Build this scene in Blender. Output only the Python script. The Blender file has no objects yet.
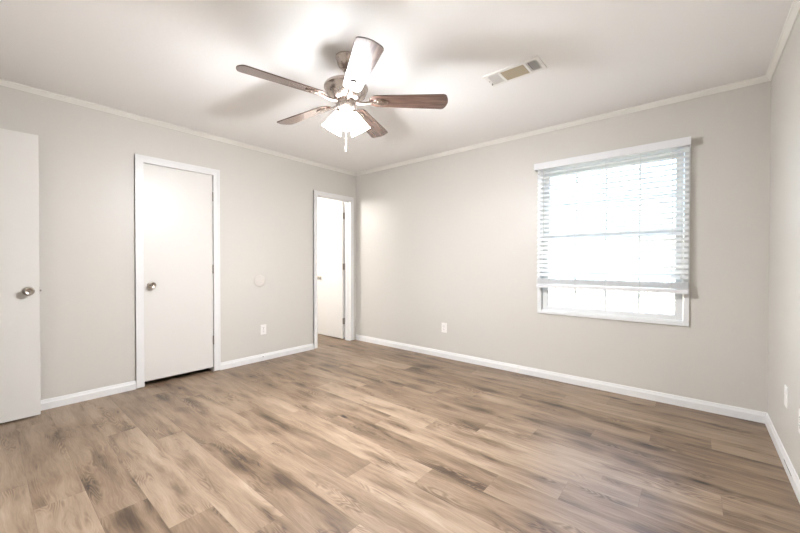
import bpy, bmesh, math, random
from mathutils import Vector, Matrix, Euler

S = bpy.context.scene
C = S.collection
PI = math.pi
R = math.radians

# ------------------------------------------------------------------ camera
cd = bpy.data.cameras.new('camera')
cam = bpy.data.objects.new('camera', cd)
C.objects.link(cam)
F = Vector((-0.64273882, 0.76602090, -0.00993925))
RT = Vector((0.766053914, 0.642775915, 0.000724402))
UP = Vector((-0.00694362, 0.00714840, 0.99995034))
cam.matrix_world = Matrix(((RT.x, UP.x, -F.x, 3.8317), (RT.y, UP.y, -F.y, -3.5574),
                           (RT.z, UP.z, -F.z, 1.12986), (0, 0, 0, 1)))
cd.sensor_width = 36.0
cd.lens = 352.077 / 800 * 36.0
cd.clip_start = 0.02
S.camera = cam

# ------------------------------------------------------------------ sky, sun, exposure
w = bpy.data.worlds.new('sky')
S.world = w
w.use_nodes = True
nt = w.node_tree
nt.nodes.clear()
sky = nt.nodes.new('ShaderNodeTexSky')
sky.sky_type = 'NISHITA'
sky.sun_disc = False
sky.sun_elevation = R(52)
sky.sun_rotation = R(200)
sky.air_density = 1.0
sky.dust_density = 2.5
bg = nt.nodes.new('ShaderNodeBackground')
bg.inputs['Strength'].default_value = 0.85
wo = nt.nodes.new('ShaderNodeOutputWorld')
nt.links.new(sky.outputs[0], bg.inputs['Color'])
nt.links.new(bg.outputs[0], wo.inputs[0])

sd = bpy.data.lights.new('sun', 'SUN')
sd.energy = 3.2
sd.angle = R(1.0)
sd.color = (1.0, 0.95, 0.88)
so = bpy.data.objects.new('sun', sd)
so.rotation_euler = (R(38), 0, R(-18))       # shines from the side behind the house
C.objects.link(so)

S.view_settings.view_transform = 'Standard'
S.view_settings.look = 'None'
S.view_settings.exposure = 1.53
S.view_settings.gamma = 1.0
S.view_settings.use_curve_mapping = False
SHADE_GLOW = 13.0        # frosted fan shades, lit
BULB_WATT = 34.0
BATH_WATT = 17.0

CEIL = 2.44
W = 4.2275               # room width, left wall x=0, back wall y=0
YF = -4.05               # wall behind the camera
T = 0.115                # wall thickness


# ------------------------------------------------------------------ material helpers
def srgb(r, g, b):
    f = lambda c: (c / 12.92 if c <= 0.04045 else ((c + 0.055) / 1.055) ** 2.4)
    return (f(r / 255), f(g / 255), f(b / 255), 1)


def mat(name, col, rough=0.5, metal=0.0, spec=0.5, vary=0.0, vscale=6.0, bump=0.0, bscale=200.0,
        emit=None, estr=0.0, coat=0.0):
    m = bpy.data.materials.new(name)
    m.use_nodes = True
    n = m.node_tree
    b = n.nodes['Principled BSDF']
    b.inputs['Base Color'].default_value = col
    b.inputs['Roughness'].default_value = rough
    b.inputs['Metallic'].default_value = metal
    b.inputs['Specular IOR Level'].default_value = spec
    b.inputs['Coat Weight'].default_value = coat
    tc = n.nodes.new('ShaderNodeTexCoord')
    if vary > 0:
        nz = n.nodes.new('ShaderNodeTexNoise')
        nz.inputs['Scale'].default_value = vscale
        nz.inputs['Detail'].default_value = 4
        n.links.new(tc.outputs['Object'], nz.inputs['Vector'])
        rp = n.nodes.new('ShaderNodeValToRGB')
        rp.color_ramp.elements[0].position = 0.3
        rp.color_ramp.elements[1].position = 0.7
        rp.color_ramp.elements[0].color = tuple(c * (1 - vary) for c in col[:3]) + (1,)
        rp.color_ramp.elements[1].color = tuple(min(1, c * (1 + vary)) for c in col[:3]) + (1,)
        n.links.new(nz.outputs['Fac'], rp.inputs['Fac'])
        n.links.new(rp.outputs['Color'], b.inputs['Base Color'])
    if bump > 0:
        nb = n.nodes.new('ShaderNodeTexNoise')
        nb.inputs['Scale'].default_value = bscale
        nb.inputs['Detail'].default_value = 3
        n.links.new(tc.outputs['Object'], nb.inputs['Vector'])
        bp = n.nodes.new('ShaderNodeBump')
        bp.inputs['Strength'].default_value = bump
        bp.inputs['Distance'].default_value = 0.002
        n.links.new(nb.outputs['Fac'], bp.inputs['Height'])
        n.links.new(bp.outputs['Normal'], b.inputs['Normal'])
    if emit:
        b.inputs['Emission Color'].default_value = emit
        b.inputs['Emission Strength'].default_value = estr
    return m


class G:
    """tiny node-graph helper"""
    def __init__(self, m):
        self.n = m.node_tree.nodes
        self.l = m.node_tree.links

    def set(self, sock, v):
        if hasattr(v, 'is_output'):
            self.l.new(v, sock)
        else:
            sock.default_value = v

    def math(self, op, a, b=0.0, c=None):
        x = self.n.new('ShaderNodeMath')
        x.operation = op
        self.set(x.inputs[0], a)
        self.set(x.inputs[1], b)
        if c is not None:
            self.set(x.inputs[2], c)
        return x.outputs[0]

    def xyz(self, x, y, z):
        k = self.n.new('ShaderNodeCombineXYZ')
        for i, v in enumerate((x, y, z)):
            self.set(k.inputs[i], v)
        return k.outputs[0]

    def noise(self, vec, scale=1.0, detail=4.0, rough=0.5, dist=0.0):
        k = self.n.new('ShaderNodeTexNoise')
        self.set(k.inputs['Vector'], vec)
        k.inputs['Scale'].default_value = scale
        k.inputs['Detail'].default_value = detail
        k.inputs['Roughness'].default_value = rough
        k.inputs['Distortion'].default_value = dist
        return k.outputs['Fac']

    def white(self, vec):
        k = self.n.new('ShaderNodeTexWhiteNoise')
        k.noise_dimensions = '3D'
        self.set(k.inputs['Vector'], vec)
        return k.outputs['Value']

    def ramp(self, fac, stops):
        k = self.n.new('ShaderNodeValToRGB')
        e = k.color_ramp.elements
        while len(e) < len(stops):
            e.new(0.5)
        for el, (p, c) in zip(e, stops):
            el.position = p
            el.color = c
        self.set(k.inputs['Fac'], fac)
        return k.outputs['Color']

    def remap(self, v, a, b, c=0.0, d=1.0, smooth=True):
        k = self.n.new('ShaderNodeMapRange')
        if smooth:
            k.interpolation_type = 'SMOOTHSTEP'
        self.set(k.inputs['Value'], v)
        k.inputs['From Min'].default_value = a
        k.inputs['From Max'].default_value = b
        k.inputs['To Min'].default_value = c
        k.inputs['To Max'].default_value = d
        return k.outputs['Result']

    def mix(self, fac, a, b, mode='MIX'):
        k = self.n.new('ShaderNodeMix')
        k.data_type = 'RGBA'
        k.blend_type = mode
        self.set(k.inputs[0], fac)
        self.set(k.inputs[6], a)
        self.set(k.inputs[7], b)
        return k.outputs[2]


def floor_material():
    m = bpy.data.materials.new('vinyl_plank_floor')
    m.use_nodes = True
    g = G(m)
    b = g.n['Principled BSDF']
    tc = g.n.new('ShaderNodeTexCoord')
    sp = g.n.new('ShaderNodeSeparateXYZ')
    g.l.new(tc.outputs['Object'], sp.inputs[0])
    x, y = sp.outputs['X'], sp.outputs['Y']
    PW, PL = 0.18, 1.22
    yr = g.math('DIVIDE', g.math('ADD', y, 20.69), PW)
    row = g.math('FLOOR', yr)
    k = g.math('SUBTRACT', 110.0, row)                      # rows counted from the window wall
    st = g.math('SUBTRACT', 1.175 - 24.4, g.math('MULTIPLY', k, 0.30))
    st = g.math('SUBTRACT', st, g.math('MULTIPLY', g.math('GREATER_THAN', k, 8.5), 0.33))
    xr = g.math('DIVIDE', g.math('SUBTRACT', x, st), PL)
    colm = g.math('FLOOR', xr)
    pid = g.white(g.xyz(row, colm, 5.1))
    pid2 = g.white(g.xyz(row, colm, 9.7))
    zz = g.math('MULTIPLY', pid2, 40.0)
    fx, fy = g.math('FRACT', xr), g.math('FRACT', yr)
    # distance to the seams in metres
    dx = g.math('MULTIPLY', g.math('MINIMUM', fx, g.math('SUBTRACT', 1.0, fx)), PL)
    dy = g.math('MULTIPLY', g.math('MINIMUM', fy, g.math('SUBTRACT', 1.0, fy)), PW)
    dmin = g.math('MINIMUM', dx, dy)
    seam = g.remap(dmin, 0.0, 0.0022, 1.0, 0.0)
    # grain running along x, bent by a slow warp
    def sc(v, kx, ky, dz=0.0):
        return g.xyz(g.math('MULTIPLY', x, kx), g.math('MULTIPLY', v, ky), g.math('ADD', zz, dz))
    warp = g.noise(sc(y, 2.2, 6.0), 1.5, 3, 0.5)
    yl = g.math('ADD', y, g.math('MULTIPLY', g.math('SUBTRACT', warp, 0.5), 0.07))
    # growth-ring contours
    field = g.noise(sc(y, 1.5, 7.5, 2.0), 1.3, 2, 0.45)
    band = g.math('ADD', g.math('MULTIPLY', g.math('SINE', g.math('MULTIPLY', field, 150.0)), 0.5), 0.5)
    where = g.remap(g.noise(sc(y, 1.7, 6.0, 7.0), 1.5, 2, 0.5), 0.53, 0.66)
    fine = g.noise(sc(yl, 7.0, 150.0), 1.0, 5, 0.65)
    broad = g.noise(sc(yl, 1.3, 11.0, 11.0), 1.4, 4, 0.55)
    smudge = g.remap(g.noise(sc(yl, 1.3, 8.0, 21.0), 1.3, 4, 0.55), 0.48, 0.86)
    knot = g.n.new('ShaderNodeTexVoronoi')
    knot.inputs['Scale'].default_value = 1.0
    knot.inputs['Randomness'].default_value = 1.0
    g.set(knot.inputs['Vector'], sc(yl, 2.6, 7.0))
    wob = g.math('ADD', knot.outputs['Distance'], g.math('MULTIPLY', g.math('SUBTRACT', fine, 0.5), 0.12))
    on = g.math('GREATER_THAN', g.white(knot.outputs['Position']), 0.35)
    core = g.math('MULTIPLY', g.remap(wob, 0.0, 0.13, 1.0, 0.0), on)
    halo = g.math('MULTIPLY', g.remap(wob, 0.08, 0.45, 1.0, 0.0), on)
    kn = g.math('ADD', core, g.math('MULTIPLY', halo, 0.38))
    tone = g.math('MULTIPLY', g.math('SUBTRACT', pid, 0.5), 0.26)
    t = g.math('ADD', 0.69, tone)
    t = g.math('ADD', t, g.math('MULTIPLY', g.math('SUBTRACT', broad, 0.5), 0.75))
    t = g.math('ADD', t, g.math('MULTIPLY', g.math('SUBTRACT', fine, 0.5), 0.48))
    t = g.math('SUBTRACT', t, g.math('MULTIPLY', smudge, 0.50))
    t = g.math('SUBTRACT', t, g.math('MULTIPLY', g.math('MULTIPLY', band, where), 0.24))
    t = g.math('SUBTRACT', t, g.math('MULTIPLY', kn, 0.56))
    colr = g.ramp(t, [(0.0, srgb(40, 29, 21)), (0.28, srgb(78, 60, 44)), (0.55, srgb(119, 98, 78)),
                      (0.80, srgb(149, 128, 107)), (1.0, srgb(168, 149, 129))])
    colr = g.mix(g.math('MULTIPLY', seam, 0.38), colr, srgb(96, 78, 62))
    g.l.new(colr, b.inputs['Base Color'])
    rgh = g.remap(broad, 0.2, 0.8, 0.36, 0.46, False)
    g.l.new(rgh, b.inputs['Roughness'])
    b.inputs['Specular IOR Level'].default_value = 0.5
    h = g.math('SUBTRACT', g.math('MULTIPLY', fine, 0.35), seam)
    bp = g.n.new('ShaderNodeBump')
    bp.inputs['Strength'].default_value = 0.22
    bp.inputs['Distance'].default_value = 0.0012
    g.l.new(h, bp.inputs['Height'])
    g.l.new(bp.outputs['Normal'], b.inputs['Normal'])
    return m


def blade_material():
    m = bpy.data.materials.new('walnut_blade')
    m.use_nodes = True
    g = G(m)
    b = g.n['Principled BSDF']
    tc = g.n.new('ShaderNodeTexCoord')
    sp = g.n.new('ShaderNodeSeparateXYZ')
    g.l.new(tc.outputs['Object'], sp.inputs[0])
    v = g.xyz(g.math('MULTIPLY', sp.outputs['X'], 5.0), g.math('MULTIPLY', sp.outputs['Y'], 60.0), sp.outputs['Z'])
    a = g.noise(v, 1.0, 5, 0.6, 0.6)
    c = g.ramp(a, [(0.25, srgb(66, 48, 41)), (0.5, srgb(97, 76, 67)), (0.75, srgb(120, 98, 87))])
    g.l.new(c, b.inputs['Base Color'])
    b.inputs['Roughness'].default_value = 0.2
    b.inputs['Coat Weight'].default_value = 0.6
    b.inputs['Coat Roughness'].default_value = 0.12
    b.inputs['Specular IOR Level'].default_value = 0.55
    return m


def pane_material():
    m = bpy.data.materials.new('clear_glass')
    m.use_nodes = True
    n = m.node_tree
    n.nodes.clear()
    o = n.nodes.new('ShaderNodeOutputMaterial')
    mx = n.nodes.new('ShaderNodeMixShader')
    fr = n.nodes.new('ShaderNodeFresnel')
    fr.inputs['IOR'].default_value = 1.45
    tr = n.nodes.new('ShaderNodeBsdfTransparent')
    tr.inputs['Color'].default_value = (0.93, 0.97, 0.96, 1)
    gl = n.nodes.new('ShaderNodeBsdfGlossy')
    gl.inputs['Roughness'].default_value = 0.02
    n.links.new(fr.outputs[0], mx.inputs[0])
    n.links.new(tr.outputs[0], mx.inputs[1])
    n.links.new(gl.outputs[0], mx.inputs[2])
    n.links.new(mx.outputs[0], o.inputs[0])
    return m


M = {
    'wall': mat('greige_wall_paint', srgb(207, 203, 196), 0.42, spec=0.4, bump=0.10, bscale=90),
    'bathwall': mat('white_wall_paint', srgb(236, 235, 232), 0.5, bump=0.08, bscale=90),
    'ceiling': mat('ceiling_paint', srgb(248, 247, 246), 0.75, spec=0.25, bump=0.35, bscale=38),
    'trim': mat('white_trim_paint', srgb(230, 229, 228), 0.35),
    'crown': mat('crown_paint', srgb(232, 229, 222), 0.4),
    'door': mat('white_door_paint', srgb(221, 218, 213), 0.36, bump=0.04, bscale=60),
    'nickel': mat('satin_nickel', srgb(190, 183, 174), 0.28, metal=1.0),
    'fan_metal': mat('brushed_nickel_fan', srgb(186, 174, 166), 0.27, metal=0.95, vary=0.12, vscale=9),
    'hinge': mat('dull_hinge_metal', srgb(150, 141, 133), 0.4, metal=0.9),
    'vinyl': mat('white_window_vinyl', srgb(230, 231, 231), 0.35),
    'blind': mat('white_blind_slat', srgb(245, 246, 247), 0.4),
    'cord': mat('white_cord', srgb(225, 225, 222), 0.8),
    'plate': mat('white_wall_plate_plastic', srgb(240, 237, 234), 0.35),
    'painted_plate': mat('painted_cover_plate', srgb(212, 206, 198), 0.4),
    'vent': mat('white_register_enamel', srgb(240, 238, 234), 0.4),
    'duct': mat('dark_duct', srgb(22, 18, 14), 0.8),
    'tan': mat('beige_louver_enamel', srgb(178, 165, 142), 0.5),
    'dark': mat('black_gap', srgb(28, 26, 24), 0.8),
    'shade': mat('lit_frosted_glass', (0.9, 0.9, 0.88, 1), 0.4, emit=(0.95, 0.97, 1.0, 1), estr=SHADE_GLOW),
    'bulb': mat('lit_bulb', (1, 1, 1, 1), 0.4, emit=(1.0, 0.99, 0.97, 1), estr=40),
    'fixture': mat('lit_ceiling_globe', (0.9, 0.9, 0.9, 1), 0.4, emit=(1.0, 0.97, 0.95, 1), estr=6),
    'floor': floor_material(),
    'blade': blade_material(),
    'edge': mat('dark_blade_edge', srgb(72, 54, 46), 0.5),
    'glass': pane_material(),
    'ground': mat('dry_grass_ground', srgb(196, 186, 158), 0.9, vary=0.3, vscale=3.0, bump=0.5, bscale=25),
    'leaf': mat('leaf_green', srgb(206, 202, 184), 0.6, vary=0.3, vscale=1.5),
    'bark': mat('grey_bark', srgb(140, 124, 104), 0.9, vary=0.3, vscale=8),
}


M['rail'] = mat('white_blind_rail', srgb(228, 228, 230), 0.4)

# ------------------------------------------------------------------ mesh helpers
def box(bm, x0, x1, y0, y1, z0, z1, bev=0.0, mtx=None):
    r = bmesh.ops.create_cube(bm, size=1.0)
    vs = r['verts']
    for v in vs:
        v.co = Vector((x0 + (v.co.x + .5) * (x1 - x0), y0 + (v.co.y + .5) * (y1 - y0), z0 + (v.co.z + .5) * (z1 - z0)))
    if bev > 0:
        es = list({e for v in vs for e in v.link_edges})
        q = bmesh.ops.bevel(bm, geom=es, offset=bev, segments=2, affect='EDGES', profile=0.6)
        vs = list({v for v in q['verts']} | {v for v in vs if v.is_valid})
    if mtx is not None:
        bmesh.ops.transform(bm, matrix=mtx, verts=vs)
    return vs


def lathe(bm, prof, seg=40, mtx=None, flute=None):
    rings = []
    for k, (r, z) in enumerate(prof):
        if r < 1e-6:
            rings.append([bm.verts.new((0, 0, z))])
        else:
            rg = []
            for i in range(seg):
                a = 2 * PI * i / seg
                rr = r * (1 + (flute[k] if flute else 0) * (1 if i % 2 else -1))
                rg.append(bm.verts.new((rr * math.cos(a), rr * math.sin(a), z)))
            rings.append(rg)
    for a, b in zip(rings, rings[1:]):
        if len(a) == 1 and len(b) == 1:
            continue
        for i in range(seg):
            j = (i + 1) % seg
            if len(a) == 1:
                bm.faces.new((a[0], b[i], b[j]))
            elif len(b) == 1:
                bm.faces.new((a[i], a[j], b[0]))
            else:
                bm.faces.new((a[i], a[j], b[j], b[i]))
    vs = [v for rg in rings for v in rg]
    if mtx is not None:
        bmesh.ops.transform(bm, matrix=mtx, verts=vs)
    return vs


def tube(bm, pts, rad, seg=10):
    pts = [Vector(p) for p in pts]
    rings = []
    for i, p in enumerate(pts):
        d = (pts[min(i + 1, len(pts) - 1)] - pts[max(i - 1, 0)]).normalized()
        a = d.cross(Vector((0, 0, 1)))
        if a.length < 1e-3:
            a = d.cross(Vector((1, 0, 0)))
        a.normalize()
        b = d.cross(a)
        rr = rad[i] if isinstance(rad, (list, tuple)) else rad
        rings.append([bm.verts.new(p + rr * (math.cos(2 * PI * k / seg) * a + math.sin(2 * PI * k / seg) * b)) for k in range(seg)])
    for q, s in zip(rings, rings[1:]):
        for k in range(seg):
            bm.faces.new((q[k], q[(k + 1) % seg], s[(k + 1) % seg], s[k]))
    bm.faces.new(rings[0][::-1])
    bm.faces.new(rings[-1])


def sweep(bm, prof, p0, p1, inward, m0=0, m1=0):
    """profile (offset from wall, z) along p0->p1; m0/m1 = 1 mitres that end for an inside corner"""
    p0, p1, n = Vector(p0), Vector(p1), Vector(inward)
    d = (p1 - p0).normalized()
    A = [bm.verts.new(p0 + n * o + d * o * m0 + Vector((0, 0, z))) for o, z in prof]
    B = [bm.verts.new(p1 + n * o - d * o * m1 + Vector((0, 0, z))) for o, z in prof]
    k = len(prof)
    for i in range(k):
        bm.faces.new((A[i], A[(i + 1) % k], B[(i + 1) % k], B[i]))
    bm.faces.new(A[::-1])
    bm.faces.new(B)


def slab(bm, outline, z0, z1, mtx=None, bev=0.0):
    """vertical extrusion of an xy outline"""
    A = [bm.verts.new((x, y, z0)) for x, y in outline]
    B = [bm.verts.new((x, y, z1)) for x, y in outline]
    k = len(outline)
    fs = [bm.faces.new(A[::-1]), bm.faces.new(B)]
    for i in range(k):
        fs.append(bm.faces.new((A[i], A[(i + 1) % k], B[(i + 1) % k], B[i])))
    vs = A + B
    if bev > 0:
        es = [e for f in fs[:2] for e in f.edges]
        q = bmesh.ops.bevel(bm, geom=es, offset=bev, segments=2, affect='EDGES')
        vs = list({v for v in q['verts']} | {v for v in vs if v.is_valid})
    if mtx is not None:
        bmesh.ops.transform(bm, matrix=mtx, verts=vs)
    return vs


def obj(name, bm, m, parent=None, smooth=None):
    bmesh.ops.recalc_face_normals(bm, faces=bm.faces)
    me = bpy.data.meshes.new(name)
    bm.to_mesh(me)
    bm.free()
    me.materials.append(m)
    if smooth is not None:
        for p in me.polygons:
            p.use_smooth = True
        me.set_sharp_from_angle(angle=R(smooth))
    o = bpy.data.objects.new(name, me)
    C.objects.link(o)
    if parent is not None:
        o.parent = parent
        o.matrix_parent_inverse = parent.matrix_world.inverted() if not parent.parent else Matrix.Identity(4)
    return o


def tag(o, label, cat, group=None, kind=None):
    o['label'] = label
    o['category'] = cat
    if group:
        o['group'] = group
    if kind:
        o['kind'] = kind
    return o


def empty(name, loc=(0, 0, 0)):
    o = bpy.data.objects.new(name, None)
    o.empty_display_size = 0.1
    o.location = loc
    C.objects.link(o)
    return o


def part(name, bm, m, parent, smooth=None, label=None):
    """child given in its parent's local space"""
    o = obj(name, bm, m, None, smooth)
    o.parent = parent
    if label:
        o['label'] = label
    return o


def struct(name, bm, m, label, cat, smooth=None):
    return tag(obj(name, bm, m, None, smooth), label, cat, kind='structure')


def copy_tree(o, parent=None):
    c = o.copy()
    C.objects.link(c)
    if parent is not None:
        c.parent = parent
    for ch in list(o.children):
        copy_tree(ch, c)
    return c


NB = bmesh.new

# ------------------------------------------------------------------ shell
CL0, CL1, CLH = -2.612, -2.000, 2.040        # closet doorway
HL0, HL1, HLH = -0.706, -0.112, 2.030        # doorway by the corner
WX0, WX1, WZ0, WZ1 = 2.660, 3.772, 0.662, 2.045   # window opening
EX0, EX1, EXH = 0.128, 0.905, 2.07           # entry doorway in the wall behind the camera

b = NB()
box(b, -1.9, W + T, -5.4, T, -0.12, 0.0)
struct('floor', b, M['floor'], 'tan wood-look vinyl plank floor running the whole room', 'floor')

b = NB()
box(b, -1.9, W + T, -5.4, T, CEIL, CEIL + 0.14)
struct('ceiling', b, M['ceiling'], 'smooth white ceiling the fan hangs from', 'ceiling')

b = NB()
box(b, -T, 0, YF - T, CL0, 0, CEIL)
box(b, -T, 0, CL0, CL1, CLH, CEIL)
box(b, -T, 0, CL1, HL0, 0, CEIL)
box(b, -T, 0, HL0, HL1, HLH, CEIL)
box(b, -T, 0, HL1, 0, 0, CEIL)
struct('wall_left', b, M['wall'], 'long greige wall with the two doorways on the left', 'wall')

b = NB()
box(b, -T, WX0, 0, T, 0, CEIL)
box(b, WX1, W + T, 0, T, 0, CEIL)
box(b, WX0, WX1, 0, T, 0, WZ0)
box(b, WX0, WX1, 0, T, WZ1, CEIL)
struct('wall_back', b, M['wall'], 'greige wall holding the window with the white blind', 'wall')

b = NB()
box(b, W, W + T, -5.4, 0, 0, CEIL)
struct('wall_right', b, M['wall'], 'greige wall at the right edge with two wall plates', 'wall')

b = NB()
box(b, -T, EX0, YF - T, YF, 0, CEIL)
box(b, EX1, W, YF - T, YF, 0, CEIL)
box(b, EX0, EX1, YF - T, YF, EXH, CEIL)
box(b, -1.9, W, -5.4, -5.3, 0, CEIL)          # far side of the hallway behind
struct('wall_front', b, M['wall'], 'greige wall behind the viewpoint where the left door hangs', 'wall')

b = NB()
box(b, -1.9, -1.8, -5.4, T, 0, CEIL)           # far side of the rooms beyond the left wall
box(b, -1.8, -T, 0.0, T, 0, CEIL)
box(b, -1.8, -T, -1.72, -1.64, 0, CEIL)
struct('wall_beyond', b, M['bathwall'], 'bright white wall of the room seen through the open doorway', 'wall')
b = NB()
box(b, -0.80, -T, -2.92, -2.84, 0, CEIL)
box(b, -0.80, -0.72, -2.84, -1.72, 0, CEIL)
struct('wall_closet', b, M['bathwall'], 'inside of the closet behind the shut white door', 'wall')

# baseboards and crown -------------------------------------------------
BASE = [(0, 0), (.013, 0), (.013, .050), (.010, .058), (.008, .064), (.007, .070), (.005, .076), (0, .077)]
CRWN = [(0, -.036), (.006, -.036), (.010, -.030), (.022, -.014), (.026, -.010), (.030, -.008), (.030, 0), (0, 0)]
CW = 0.058
segs = [('baseboard_left', (0, YF, 0), (0, CL0 - CW, 0), 1, 0, 'white baseboard running from behind the left door to the closet casing'),
        ('baseboard_left', (0, CL1 + CW, 0), (0, HL0 - 0.052, 0), 0, 0, 'white baseboard on the left wall between the closet and the open doorway')]
bl = []
for nm, a, c, m0, m1, lab in segs:
    b = NB()
    sweep(b, BASE, a, c, (1, 0, 0), m0, m1)
    bl.append(struct(nm, b, M['trim'], lab, 'baseboard'))
b = NB()
lathe(b, [(0, 0), (.0045, 0), (.0045, .0035), (0, .0035)], 16, Matrix.Translation((.0128, -1.466, .046)) @ Matrix.Rotation(PI / 2, 4, 'Y'))
part('cable_hole', b, M['dark'], bl[1], 30, 'small dark hole in the baseboard')
b = NB()
sweep(b, BASE, (0.0, 0, 0), (W, 0, 0), (0, -1, 0), 1, 1)
struct('baseboard_back', b, M['trim'], 'long white baseboard under the window', 'baseboard')
b = NB()
sweep(b, BASE, (W, 0, 0), (W, YF, 0), (-1, 0, 0), 1, 1)
br = struct('baseboard_right', b, M['trim'], 'white baseboard on the right wall with a thin dark slit', 'baseboard')
b = NB()
box(b, W - .0136, W - .0125, -.905, -.705, .0425, .0465)
part('crack', b, M['dark'], br, None, 'thin dark horizontal slit')
b = NB()
sweep(b, BASE, (EX1 + CW, YF, 0), (W, YF, 0), (0, 1, 0), 0, 1)
struct('baseboard_front', b, M['trim'], 'white baseboard on the wall behind the viewpoint', 'baseboard')

CZ = Vector((0, 0, CEIL))
for nm, a, c, n, lab in (
        ('trim_1', (0, YF, CEIL), (0, 0, CEIL), (1, 0, 0), 'slim crown moulding along the top of the left wall'),
        ('trim_2', (0, 0, CEIL), (W, 0, CEIL), (0, -1, 0), 'slim crown moulding along the top of the window wall'),
        ('trim_3', (W, 0, CEIL), (W, YF, CEIL), (-1, 0, 0), 'slim crown moulding along the top of the right wall'),
        ('trim_4', (W, YF, CEIL), (0, YF, CEIL), (0, 1, 0), 'slim crown moulding along the wall behind the viewpoint')):
    b = NB()
    sweep(b, CRWN, a, c, n, 1, 1)
    struct(nm, b, M['crown'], lab, 'crown moulding')


# ------------------------------------------------------------------ doors
TOX = Matrix(((0, 0, 1, 0), (1, 0, 0, 0), (0, 1, 0, 0), (0, 0, 0, 1)))      # drawn in (y, z), extruded along x


def ushape(b, a0, a1, top, wd, t, mtx=TOX):
    """three-sided board frame of width wd and thickness t around an opening"""
    zb = .009       # the boards stop just short of the floor
    slab(b, [(a0, zb), (a0 + wd, zb), (a0 + wd, top - wd), (a1 - wd, top - wd), (a1 - wd, zb), (a1, zb), (a1, top), (a0, top)], 0.0, t, mtx, .0012)


def casing(name, y0, y1, h, cw, label):
    """casing boards on the left wall with a jamb lining as child"""
    b = NB()
    rv = .004
    ushape(b, y0 - cw, y1 + cw, h + cw, cw + rv, .016)
    ushape(b, y0 - cw, y1 + cw, h + cw, .015, .0195)
    ushape(b, y0 - cw + .013, y1 + cw - .013, h + cw - .013, .010, .0175)
    o = struct(name, b, M['trim'], label, 'door casing')
    j = NB()
    box(j, -T, .001, y0 - .001, y0 + .004, 0, h)
    box(j, -T, .001, y1 - .004, y1 + .001, 0, h)
    box(j, -T, .001, y0, y1, h - .004, h + .001)
    part('door_jamb', j, M['trim'], o)
    return o


c1 = casing('trim_5', CL0, CL1, CLH, CW, 'white casing around the shut closet door')
c2 = casing('trim_6', HL0, HL1, HLH, .05, 'white casing around the open doorway near the corner')
b = NB()    # door stop strips of the open doorway
box(b, -.075, -.040, HL1 - .014, HL1 - .003, 0, HLH - .003)
box(b, -.075, -.040, HL0 + .003, HL0 + .014, 0, HLH - .003)
box(b, -.075, -.040, HL0 + .003, HL1 - .003, HLH - .014, HLH - .003)
part('door_stop', b, M['trim'], c2)

KNOB = [(0, .0555), (.009, .0560), (.014, .0580), (.018, .0610), (.022, .0615), (.0265, .058), (.0285, .051), (.0275, .044), (.022, .036), (.0145, .030), (.0115, .025), (.0105, .012)]
ROSE = [(.0105, .013), (.026, .012), (.031, .008), (.0325, 0), (0, 0)]


def knob(parent, loc, axis, name='knob'):
    rot = Vector((0, 0, 1)).rotation_difference(Vector(axis)).to_matrix().to_4x4()
    mt = Matrix.Translation(loc) @ rot
    b = NB()
    lathe(b, KNOB, 36, mt)
    k = part(name, b, M['nickel'], parent, 40, 'satin nickel knob')
    b = NB()
    lathe(b, ROSE, 36, mt)
    part('rosette', b, M['nickel'], k, 40)
    b = NB()      # turn button in the middle of the knob
    lathe(b, [(0, .0605), (.0050, .0600), (.0056, .0555), (0, .0555)], 16, mt)
    part('turn_button', b, M['hinge'], k, 40)
    return k


def hinge(parent, x, y, z, leafdir):
    b = NB()
    for k in range(3):
        z0 = z - .045 + k * .030
        lathe(b, [(0, z0 + .0005), (.0068, z0 + .0005), (.0068, z0 + .0292), (0, z0 + .0292)], 14, Matrix.Translation((x, y, 0)))
    lathe(b, [(0, z + .049), (.0045, z + .048), (.004, z + .045), (0, z + .045)], 12, Matrix.Translation((x, y, 0)))
    lx, ly = leafdir
    if abs(ly) > 0:
        box(b, x - .004, x + .001, min(y, y + ly), max(y, y + ly), z - .045, z + .045)
    else:
        box(b, min(x, x + lx), max(x, x + lx), y - .004, y + .001, z - .045, z + .045)
    return part('hinge', b, M['hinge'], parent, 35, 'grey metal hinge')


# closet door, shut: front face just behind the casing
d = empty('door_1')
tag(d, 'shut flat white closet door in the middle of the left wall', 'door', kind='structure')
b = NB()
box(b, -.038, -.003, CL0 + .008, CL1 - .008, .047, CLH - .007, .0015)
part('slab', b, M['door'], d)
knob(d, (-.003, CL0 + .064, .925), (1, 0, 0))
for z in (1.812, 1.064, .330):
    hinge(d, .006, CL1 - .007, z, (0, .018))
b = NB()
box(b, -.012, .001, CL0 + .001, CL0 + .008, .895, .952, .001)
part('latch', b, M['hinge'], d, None, 'dark latch plate')

# door by the corner, swung open into the bright room
d = empty('door_2')
tag(d, 'white door standing open inside the narrow doorway next to the corner', 'door', kind='structure')
b = NB()
box(b, -.715, -.128, -.152, -.117, .018, 2.020, .0015)
part('slab', b, M['door'], d)
knob(d, (-.652, -.152, .905), (0, -1, 0))
knob(d, (-.652, -.117, .905), (0, 1, 0))
for z in (1.82, 1.075, .275):
    hinge(d, -.121, HL1 - .008, z, (0, -.03))

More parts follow.
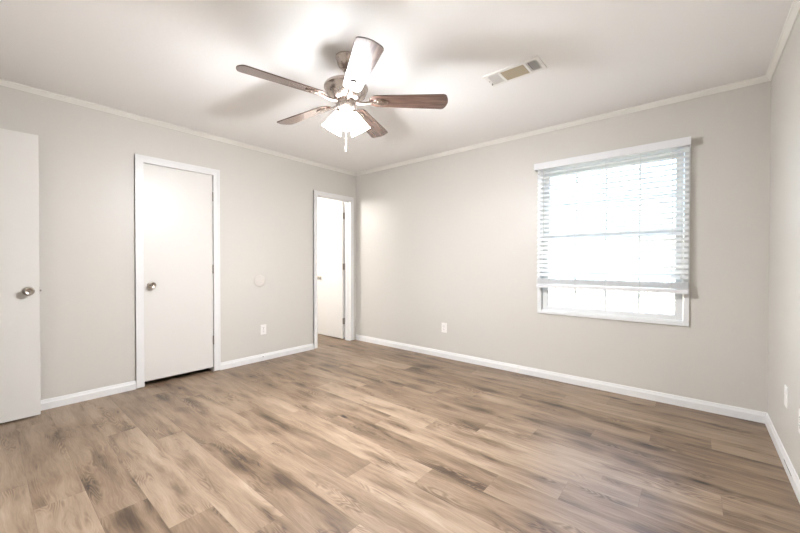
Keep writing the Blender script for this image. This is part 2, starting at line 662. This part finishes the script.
# entry door, opened flat along the left wall
d = empty('door_3')
tag(d, 'white flat door standing open at the left edge, nearest the viewer', 'door', kind='structure')
b = NB()
box(b, .103, .138, -4.032, -3.279, .012, 2.062, .0015)
part('slab', b, M['door'], d)
knob(d, (.138, -3.335, .925), (1, 0, 0))
knob(d, (.103, -3.335, .925), (-1, 0, 0))
b = NB()
box(b, .110, .131, -3.2795, -3.2775, .897, .953, .0008)
box(b, .114, .127, -3.279, -3.268, .918, .932, .002)
part('latch', b, M['hinge'], d, None, 'dark latch bolt on the door edge')
for z in (1.85, 1.04, .23):
    hinge(d, .118, -4.040, z, (.012, 0))
b = NB()
ushape(b, EX0 - CW, EX1 + CW, EXH + CW, CW + .004, .016, Matrix(((1, 0, 0, 0), (0, 0, 1, YF), (0, 1, 0, 0), (0, 0, 0, 1))))
o = struct('trim_7', b, M['trim'], 'white casing of the doorway behind the viewpoint', 'door casing')
j = NB()
box(j, EX0 - .001, EX0 + .004, YF - T, YF, 0, EXH)
box(j, EX1 - .004, EX1 + .001, YF - T, YF, 0, EXH)
box(j, EX0, EX1, YF - T, YF, EXH - .004, EXH + .001)
part('door_jamb', j, M['trim'], o)

# ------------------------------------------------------------------ window
win = empty('window_1')
tag(win, 'white double-hung grid window in the back wall behind the blind', 'window', kind='structure')
FX0, FX1, FZ0, FZ1 = 2.634, 3.797, .636, 2.070
b = NB()     # flat outer frame lapping onto the wall
fw = .036
box(b, FX0, FX0 + fw, -.014, .0, FZ0, FZ1, .002)
box(b, FX1 - fw, FX1, -.014, .0, FZ0, FZ1, .002)
box(b, FX0 + fw, FX1 - fw, -.014, .0, FZ0, FZ0 + .030, .002)
box(b, FX0 + fw, FX1 - fw, -.014, .0, FZ1 - .03, FZ1, .002)
part('window_casing', b, M['vinyl'], win)
b = NB()     # jamb liner
jl = .012
box(b, WX0, WX0 + jl, 0, T, WZ0, WZ1)
box(b, WX1 - jl, WX1, 0, T, WZ0, WZ1)
box(b, WX0, WX1, 0, T, WZ0, WZ0 + jl)
box(b, WX0, WX1, 0, T, WZ1 - jl, WZ1)
part('window_jamb', b, M['vinyl'], win)


def sash(name, x0, x1, z0, z1, y, st, br_, tr_):
    b = NB()
    box(b, x0, x0 + st, y, y + .034, z0, z1, .002)
    box(b, x1 - st, x1, y, y + .034, z0, z1, .002)
    box(b, x0 + st, x1 - st, y, y + .034, z0, z0 + br_, .002)
    box(b, x0 + st, x1 - st, y, y + .034, z1 - tr_, z1, .002)
    # slim glazing bead around the pane
    gx0, gx1, gz0, gz1 = x0 + st, x1 - st, z0 + br_, z1 - tr_
    for q in ((gx0, gx0 + .007, gz0, gz1), (gx1 - .007, gx1, gz0, gz1), (gx0, gx1, gz0, gz0 + .007), (gx0, gx1, gz1 - .007, gz1)):
        box(b, q[0], q[1], y + .006, y + .028, q[2], q[3])
    s = part(name, b, M['vinyl'], win)
    g = NB()
    for k in (1, 2, 3):
        xx = gx0 + (gx1 - gx0) * k / 4
        box(g, xx - .008, xx + .008, y + .008, y + .022, gz0, gz1, .001)
    zz = (gz0 + gz1) / 2
    box(g, gx0, gx1, y + .009, y + .021, zz - .008, zz + .008, .001)
    part('muntin', g, M['vinyl'], s)
    p = NB()
    box(p, gx0, gx1, y + .0135, y + .0165, gz0, gz1)
    part('pane', p, M['glass'], s)
    return s


sash('lower_sash', WX0 + jl + .003, WX1 - jl - .003, WZ0 + jl, 1.395, .020, .044, .034, .034)
sash('upper_sash', WX0 + jl + .003, WX1 - jl - .003, 1.365, WZ1 - jl, .060, .044, .034, .040)
b = NB()
box(b, 3.19, 3.25, .022, .050, 1.396, 1.408, .003)
lathe(b, [(0, 1.42), (.012, 1.418), (.014, 1.408), (0, 1.406)], 18, Matrix.Translation((3.22, .036, 0)))
part('sash_lock', b, M['vinyl'], win)

# ------------------------------------------------------------------ blind
bl_ = empty('window_blind', (3.2155, -.045, 2.09))
tag(bl_, 'white wide-slat blind lowered over most of the window', 'blind')
X0, X1 = 2.646 - 3.2155, 3.790 - 3.2155
b = NB()
box(b, X0 + .002, X1 - .002, -.024, .028, -.056, -.004, .002)
part('headrail', b, M['rail'], bl_)
b = NB()
box(b, X0 - .026, X1 + .010, -.040, -.031, -.058, .004, .003)
box(b, X0 - .026, X0 - .018, -.034, .044, -.058, .004, .002)
box(b, X1 + .002, X1 + .010, -.034, .044, -.058, .004, .002)
part('valance', b, M['rail'], bl_)
# one slat, gently crowned, inner edge a little lower
b = NB()
n = 8
top, bot = [], []
for k in range(n + 1):
    u = -1 + 2 * k / n
    yy = u * .0245
    zz = .0022 * (1 - u * u)
    top.append((yy, zz + .0028))
    bot.append((yy, zz))
ring = top + bot[::-1]
A = [b.verts.new((X0, yy, zz)) for yy, zz in ring]
B = [b.verts.new((X1, yy, zz)) for yy, zz in ring]
for k in range(len(ring)):
    b.faces.new((A[k], A[(k + 1) % len(ring)], B[(k + 1) % len(ring)], B[k]))
b.faces.new(A)
b.faces.new(B[::-1])
sl = part('slat', b, M['blind'], bl_, 40)
TILT = 33
zs = []
z = 1.996
while z > 1.0:
    zs.append((z, TILT))
    z -= .0425
for k in range(7):                 # spare slats stacked on the bottom rail
    zs.append((.977 - k * .0075, 4))
for i, (z, tl) in enumerate(zs):
    o = sl if i == 0 else sl.copy()
    if i:
        C.objects.link(o)
    o.location = (0, 0, z - 2.09)
    o.rotation_euler = (R(tl), 0, 0)
b = NB()
box(b, X0 - .003, X1 + .003, -.029, .026, .893 - 2.09, .9265 - 2.09, .004)
part('bottom_rail', b, M['rail'], bl_)
for xx in (2.760, 2.985, 3.230, 3.480, 3.690):
    b = NB()
    for yy in (-.0262, .0262):
        box(b, xx - 3.2155 - .0012, xx - 3.2155 + .0012, yy - .0006, yy + .0006, .926 - 2.09, -.054)
    for (z, tl) in zs[:-7]:
        box(b, xx - 3.2155 - .0008, xx - 3.2155 + .0008, -.0262, .0262, -.0008, .0008, 0,
            Matrix.Translation((0, 0, z - 2.09 - .0012)) @ Matrix.Rotation(R(tl), 4, 'X'))
    part('ladder_cord', b, M['cord'], bl_)
b = NB()
tube(b, [(2.716 - 3.2155, -.0485, -.045), (2.716 - 3.2155, -.0485, -.70)], .0042, 8)
tube(b, [(2.716 - 3.2155, -.030, -.045), (2.716 - 3.2155, -.0485, -.045)], .0025, 8)
part('tilt_wand', b, M['cord'], bl_, 40)
b = NB()
for dx in (0, .010):
    tube(b, [(3.748 - 3.2155 + dx, -.0335, -.05), (3.748 - 3.2155 + dx, -.0335, -1.05 - dx * 3)], .0011, 6)
    lathe(b, [(0, .0), (.003, -.002), (.006, -.028), (.005, -.032), (0, -.033)], 12,
          Matrix.Translation((3.748 - 3.2155 + dx, -.0335, -1.05 - dx * 3)))
part('lift_cord', b, M['cord'], bl_, 40)

# ------------------------------------------------------------------ ceiling fan
FXC, FYC, BZ = 2.120, -2.052, 2.162 - CEIL     # hub; local z=0 is the ceiling
fan = empty('ceiling_fan', (FXC, FYC, CEIL))
tag(fan, 'five-blade brown ceiling fan with three lit shades hanging from the ceiling', 'ceiling fan')
b = NB()
lathe(b, [(0, 0), (.066, 0), (.068, -.006), (.066, -.014), (.060, -.020), (.056, -.042), (.046, -.062), (.030, -.074), (.024, -.078), (0, -.078)], 48,
      None, [0, 0, 0, 0, .0, .035, .035, .02, 0, 0])
part('canopy', b, M['fan_metal'], fan, 45)
b = NB()
lathe(b, [(0, -.070), (.020, -.074), (.024, -.084), (.018, -.094), (.0125, -.098), (.0125, -.150), (.030, -.158), (.030, -.170), (0, -.170)], 28)
part('downrod', b, M['fan_metal'], fan, 35)
MH = [(0, -.158), (.040, -.160), (.078, -.166), (.112, -.174), (.132, -.183), (.139, -.193), (.139, -.203), (.133, -.210), (.131, -.222),
      (.122, -.242), (.106, -.262), (.086, -.276), (.066, -.284), (0, -.284)]
b = NB()
lathe(b, MH, 56)
mh = part('motor_housing', b, M['fan_metal'], fan, 35)
for k in range(12):       # vent slots round the skirt
    b = NB()
    a = 2 * PI * k / 12
    m4 = Matrix.Rotation(a, 4, 'Z') @ Matrix.Translation((.1145, 0, -.252)) @ Matrix.Rotation(R(-52), 4, 'Y')
    box(b, -.010, .010, -.004, .004, -.0012, .0012, 0, m4)
    part('vent_slot', b, M['hinge'], mh)
b = NB()       # light-kit fitter
lathe(b, [(0, -.280), (.058, -.280), (.064, -.286), (.066, -.296), (.064, -.318), (.058, -.328), (.040, -.338), (.034, -.350), (.018, -.358), (0, -.360)], 40)
ft = part('light_fitter', b, M['fan_metal'], fan, 35)

# blade profile along +x
L0, L1 = .145, .649


def blade_outline():
    pts = []
    w0, w1 = .055, .070
    # root end, rounded
    for k in range(9):
        a = PI / 2 + PI * k / 8
        pts.append((L0 + .050 + .050 * math.cos(a), w0 * math.sin(a)))
    # lower edge to the tip, corner, shallow arc, corner
    rc = .024
    for k in range(6):
        a = -PI / 2 + (PI / 2 - .25) * k / 5
        pts.append((L1 - .012 - rc + rc * math.cos(a), -w1 + rc + rc * math.sin(a)))
    for k in range(1, 8):
        u = -1 + 2 * k / 8
        pts.append((L1 - .010 * u * u, (w1 - rc) * u))
    for k in range(6):
        a = .25 + (PI / 2 - .25) * k / 5
        pts.append((L1 - .012 - rc + rc * math.cos(a), w1 - rc + rc * math.sin(a)))
    return pts


def blade_mesh():
    b = NB()
    slab(b, blade_outline(), -.003, .003, None, .001)
    return b


TILTB = R(-12)
first = None
for i in range(5):
    a = R(257 - 72 * i)
    if first is None:
        bd = part('blade', blade_mesh(), M['blade'], fan, 30)
        bd.data.materials.append(M['edge'])
        for p in bd.data.polygons:
            if abs(p.normal.z) < .6:
                p.material_index = 1
        # iron: arm from the hub and an oval medallion screwed under the blade
        b = NB()
        ol = []
        for k in range(28):
            t = 2 * PI * k / 28
            ol.append((.222 + .050 * math.cos(t), .027 * math.sin(t) * (1 - .18 * math.cos(t))))
        slab(b, ol, -.0105, -.0032, None, .0022)
        ol = [(.222 + .028 * math.cos(2 * PI * k / 20), .013 * math.sin(2 * PI * k / 20)) for k in range(20)]
        slab(b, ol, -.0135, -.0100, None, .001)
        for sx, sy in ((.196, .0), (.238, .016), (.238, -.016)):
            lathe(b, [(0, -.0135), (.0035, -.0128), (.0045, -.0104), (0, -.010)], 10, Matrix.Translation((sx, sy, 0)))
        tube(b, [(.062, 0, -.010), (.090, 0, -.016), (.125, 0, -.016), (.160, 0, -.009), (.200, 0, -.007)], [.014, .011, .009, .009, .008], 12)
        ir = part('blade_iron', b, M['fan_metal'], fan, 40, 'pale metal bracket with an oval medallion')
        first = (bd, ir)
    else:
        bd, ir = first[0].copy(), first[1].copy()
        C.objects.link(bd)
        C.objects.link(ir)
    for o in (bd, ir):
        o.location = (0, 0, BZ)
        o.rotation_euler = Matrix(Matrix.Rotation(a, 3, 'Z') @ Matrix.Rotation(TILTB, 3, 'X')).to_euler()

# three bell shades: one towards the viewer's side, two behind it left and right
camdir = math.atan2(-3.5574 - FYC, 3.8317 - FXC)
SH = [(.027, .000), (.030, .010), (.034, .024), (.041, .045), (.048, .070), (.054, .093), (.060, .112), (.068, .131), (.0655, .131),
      (.0575, .112), (.0515, .093), (.0455, .070), (.0385, .045), (.0315, .024), (.027, .012)]
for k in range(3):
    a = camdir + 2 * PI * k / 3
    neck = Vector((.040 * math.cos(a), .040 * math.sin(a), -.342))
    axis = Vector((math.cos(a) * math.sin(R(33)), math.sin(a) * math.sin(R(33)), -math.cos(R(33))))
    mt = Matrix.Translation(neck) @ Vector((0, 0, 1)).rotation_difference(axis).to_matrix().to_4x4()
    b = NB()
    lathe(b, SH, 36, mt)
    sh = part('lamp_shade', b, M['shade'], fan, 60, 'lit white frosted bell shade')
    b = NB()
    lathe(b, [(0, -.016), (.020, -.014), (.029, -.004), (.0295, .012), (.0255, .012), (.025, .0), (0, .0)], 28, mt)
    part('socket_cup', b, M['fan_metal'], sh, 40)
    b = NB()
    lathe(b, [(0, .004), (.012, .006), (.013, .030), (.020, .050), (.024, .062), (.021, .074), (.012, .081), (0, .083)], 24, mt)
    part('bulb', b, M['bulb'], sh, 50)
    ld = bpy.data.lights.new('bulb_light', 'POINT')
    ld.energy = BULB_WATT
    ld.color = (.94, .962, 1.0)
    ld.shadow_soft_size = .042
    lo = bpy.data.objects.new('bulb_light', ld)
    C.objects.link(lo)
    lo.parent = fan
    lo.location = neck + axis * .112
b = NB()
tube(b, [(.012, -.012, -.352), (.013, -.013, -.45), (.013, -.013, -.575)], .0009, 6)
ch = part('pull_chain', b, M['cord'], fan, 40)
b = NB()
lathe(b, [(0, 0), (.0018, -.001), (.0028, -.010), (.0028, -.024), (.0018, -.030), (0, -.031)], 14, Matrix.Translation((.013, -.013, -.573)))
part('fob', b, M['plate'], ch, 40)

# ------------------------------------------------------------------ ceiling register
vx0, vx1, vy0, vy1 = 2.682, 3.064, -1.287, -1.112
vc = ((vx0 + vx1) / 2, (vy0 + vy1) / 2)
vent = empty('ceiling_vent', (vc[0], vc[1], CEIL))
tag(vent, 'white rectangular air register with beige louvers on the ceiling', 'air vent')
hx, hy = (vx1 - vx0) / 2, (vy1 - vy0) / 2
b = NB()
ins = .024
bx0, bx1, by0, by1 = -hx + ins, hx - ins, -hy + ins, hy - ins
zt, zb = 0.0, -.010
m1, m2 = 2.790 - vc[0], 2.9655 - vc[0]       # dividers between the three louver banks
for q in ((-hx, hx, -hy, by0), (-hx, hx, by1, hy), (-hx, bx0, by0, by1), (bx1, hx, by0, by1)):
    box(b, q[0], q[1], q[2], q[3], zb, zt, .0025)
for mm in (m1, m2):
    box(b, mm - .008, mm + .008, by0, by1, zb, zt, .001)
part('frame', b, M['vent'], vent)
b = NB()
box(b, bx0, bx1, by0, by1, -.0012, -.0002)
part('duct_opening', b, M['duct'], vent)
b = NB()
nl = 6
for k in range(nl):     # left bank, blades slanting towards the viewer
    xx = bx0 + (m1 - .008 - bx0) * (k + .5) / nl
    box(b, -.0075, .0075, by0, by1, -.0006, .0006, 0, Matrix.Translation((xx, 0, -.0065)) @ Matrix.Rotation(R(-28), 4, 'Y'))
part('louver_bank', b, M['vent'], vent, None, 'white louvers')
b = NB()
nl = 9
for k in range(nl):     # middle bank, lengthwise blades
    yy = by0 + (by1 - by0) * (k + .5) / nl
    box(b, m1 + .008, m2 - .008, -.0078, .0078, -.0006, .0006, 0, Matrix.Translation((0, yy, -.0065)) @ Matrix.Rotation(R(-24), 4, 'X'))
part('louver_bank', b, M['tan'], vent, None, 'beige lengthwise louvers')
b = NB()
nl = 5
for k in range(nl):     # right bank, open towards the viewer
    xx = m2 + .008 + (bx1 - m2 - .008) * (k + .5) / nl
    box(b, -.0028, .0028, by0, by1, -.0005, .0005, 0, Matrix.Translation((xx, 0, -.0075)) @ Matrix.Rotation(R(12), 4, 'Y'))
part('louver_bank', b, M['vent'], vent, None, 'white louvers with dark gaps')
b = NB()
box(b, bx0 - .014, bx0 - .006, .034, .040, -.022, -.009, .001)
part('damper_lever', b, M['hinge'], vent)
for sx in (-hx + .011, hx - .011):
    b = NB()
    lathe(b, [(0, -.0125), (.003, -.0122), (.0042, -.0098), (0, -.0098)], 14, Matrix.Translation((sx, 0, 0)))
    part('screw', b, M['hinge'], vent, 40)


# ------------------------------------------------------------------ wall plates (built facing +x, then turned)
def outlet(name, loc, rz, label, cat='outlet', blank=False):
    t = empty(name, loc)
    t.rotation_euler = (0, 0, rz)
    tag(t, label, cat)
    b = NB()
    box(b, 0.0, .0058, -.0355, .0355, -.0575, .0575, .0024)
    part('plate', b, M['plate'], t)
    if blank:
        b = NB()
        box(b, .004, .0085, -.0165, .0165, -.033, .033, .0012)
        part('insert', b, M['plate'], t)
        for s in (-.047, .047):
            b = NB()
            lathe(b, [(0, .0072), (.0025, .007), (.0034, .0056), (0, .0056)], 12, Matrix.Translation((0, 0, s)) @ Matrix.Rotation(PI / 2, 4, 'Y'))
            part('screw', b, M['plate'], t, 40)
        return t
    for s in (-.0195, .0195):
        b = NB()
        ol = [(.0165 * max(-.86, min(.86, math.cos(2 * PI * k / 28))) / .86, .0145 * math.sin(2 * PI * k / 28)) for k in range(28)]
        slab(b, ol, .0, .0075, Matrix.Translation((0, 0, s)) @ Matrix(((0, 0, 1, 0), (1, 0, 0, 0), (0, 1, 0, 0), (0, 0, 0, 1))), .0008)
        rc = part('receptacle', b, M['plate'], t)
        b = NB()
        box(b, .0070, .0079, -.0075, -.0052, s - .0005, s + .008)
        box(b, .0070, .0079, .0052, .0075, s - .0005, s + .007)
        lathe(b, [(0, .0079), (.0028, .0079), (.0028, .007), (0, .007)], 12, Matrix.Translation((0, 0, s - .0075)) @ Matrix.Rotation(PI / 2, 4, 'Y'))
        part('slot', b, M['dark'], rc)
    b = NB()
    lathe(b, [(0, .0072), (.0025, .007), (.0034, .0056), (0, .0056)], 12, Matrix.Rotation(PI / 2, 4, 'Y'))
    part('screw', b, M['hinge'], t, 40)
    return t


outlet('wall_outlet', (0, -1.456, .358), 0, 'white duplex outlet on the left wall beside the open doorway')
outlet('wall_outlet', (1.538, 0, .357), -PI / 2, 'white duplex outlet on the window wall, left of the window')
outlet('wall_plate', (W, -.672, .387), PI, 'narrow white plate on the right wall, the farther of its two', 'wall plate', True)
outlet('wall_outlet', (W, -1.034, .366), PI, 'white outlet on the right wall cut off by the picture edge')
t = empty('cover_plate', (0, -1.4985, .922))
tag(t, 'round blank greige cover plate on the left wall above the outlet', 'cover plate')
b = NB()
lathe(b, [(0, .006), (.055, .006), (.064, .0045), (.069, .002), (.070, 0), (0, 0)], 48, Matrix.Rotation(PI / 2, 4, 'Y'))
part('disc', b, M['painted_plate'], t, 40)
for s in (-.028, .028):
    b = NB()
    lathe(b, [(0, .0076), (.003, .0073), (.004, .0058), (0, .0058)], 12, Matrix.Translation((0, 0, s)) @ Matrix.Rotation(PI / 2, 4, 'Y'))
    part('screw', b, M['painted_plate'], t, 40)

# ------------------------------------------------------------------ lamp of the room beyond the doorway
lx, ly = -1.05, -1.38
fx = empty('ceiling_light', (lx, ly, CEIL))
tag(fx, 'round lit globe on the ceiling of the bright room beyond the doorway', 'ceiling light')
b = NB()
lathe(b, [(0, 0), (.14, 0), (.14, -.02), (.13, -.025), (0, -.025)], 40)
part('base', b, M['fan_metal'], fx, 40)
b = NB()
lathe(b, [(.128, -.024), (.126, -.05), (.105, -.085), (.065, -.105), (0, -.112)], 40)
part('globe', b, M['fixture'], fx, 60)
ld = bpy.data.lights.new('globe_light', 'POINT')
ld.energy = BATH_WATT
ld.color = (1, .97, .95)
ld.shadow_soft_size = .16
lo = bpy.data.objects.new('globe_light', ld)
C.objects.link(lo)
lo.parent = fx
lo.location = (0, 0, -.36)

# ------------------------------------------------------------------ outdoors
b = NB()
bmesh.ops.create_grid(b, x_segments=60, y_segments=60, size=22)
rnd = random.Random(4)
for v in b.verts:
    v.co.z = -.35 + rnd.uniform(-.03, .03)
    v.co.x += 3
    v.co.y += 22.3
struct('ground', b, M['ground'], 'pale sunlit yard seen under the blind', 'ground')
b = NB()
rnd = random.Random(9)
for k in range(5200):
    cx = rnd.uniform(-9, 13)
    hgt = 1.7 + .7 * math.sin(cx * .9) + .4 * math.sin(cx * 2.3)
    p = Vector((cx, 9.0 + rnd.gauss(0, .5), -.35 + hgt * rnd.random() ** .8))
    q = Euler((rnd.uniform(0, PI), rnd.uniform(0, PI), rnd.uniform(0, PI))).to_matrix()
    s = rnd.uniform(.10, .2)
    vs = [b.verts.new(p + q @ Vector(c)) for c in ((-s, 0, 0), (0, -s * .45, .02), (s, 0, 0), (0, s * .45, .02))]
    b.faces.new(vs)
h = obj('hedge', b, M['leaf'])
tag(h, 'overexposed pale hedge in the yard behind the window', 'hedge', kind='stuff')
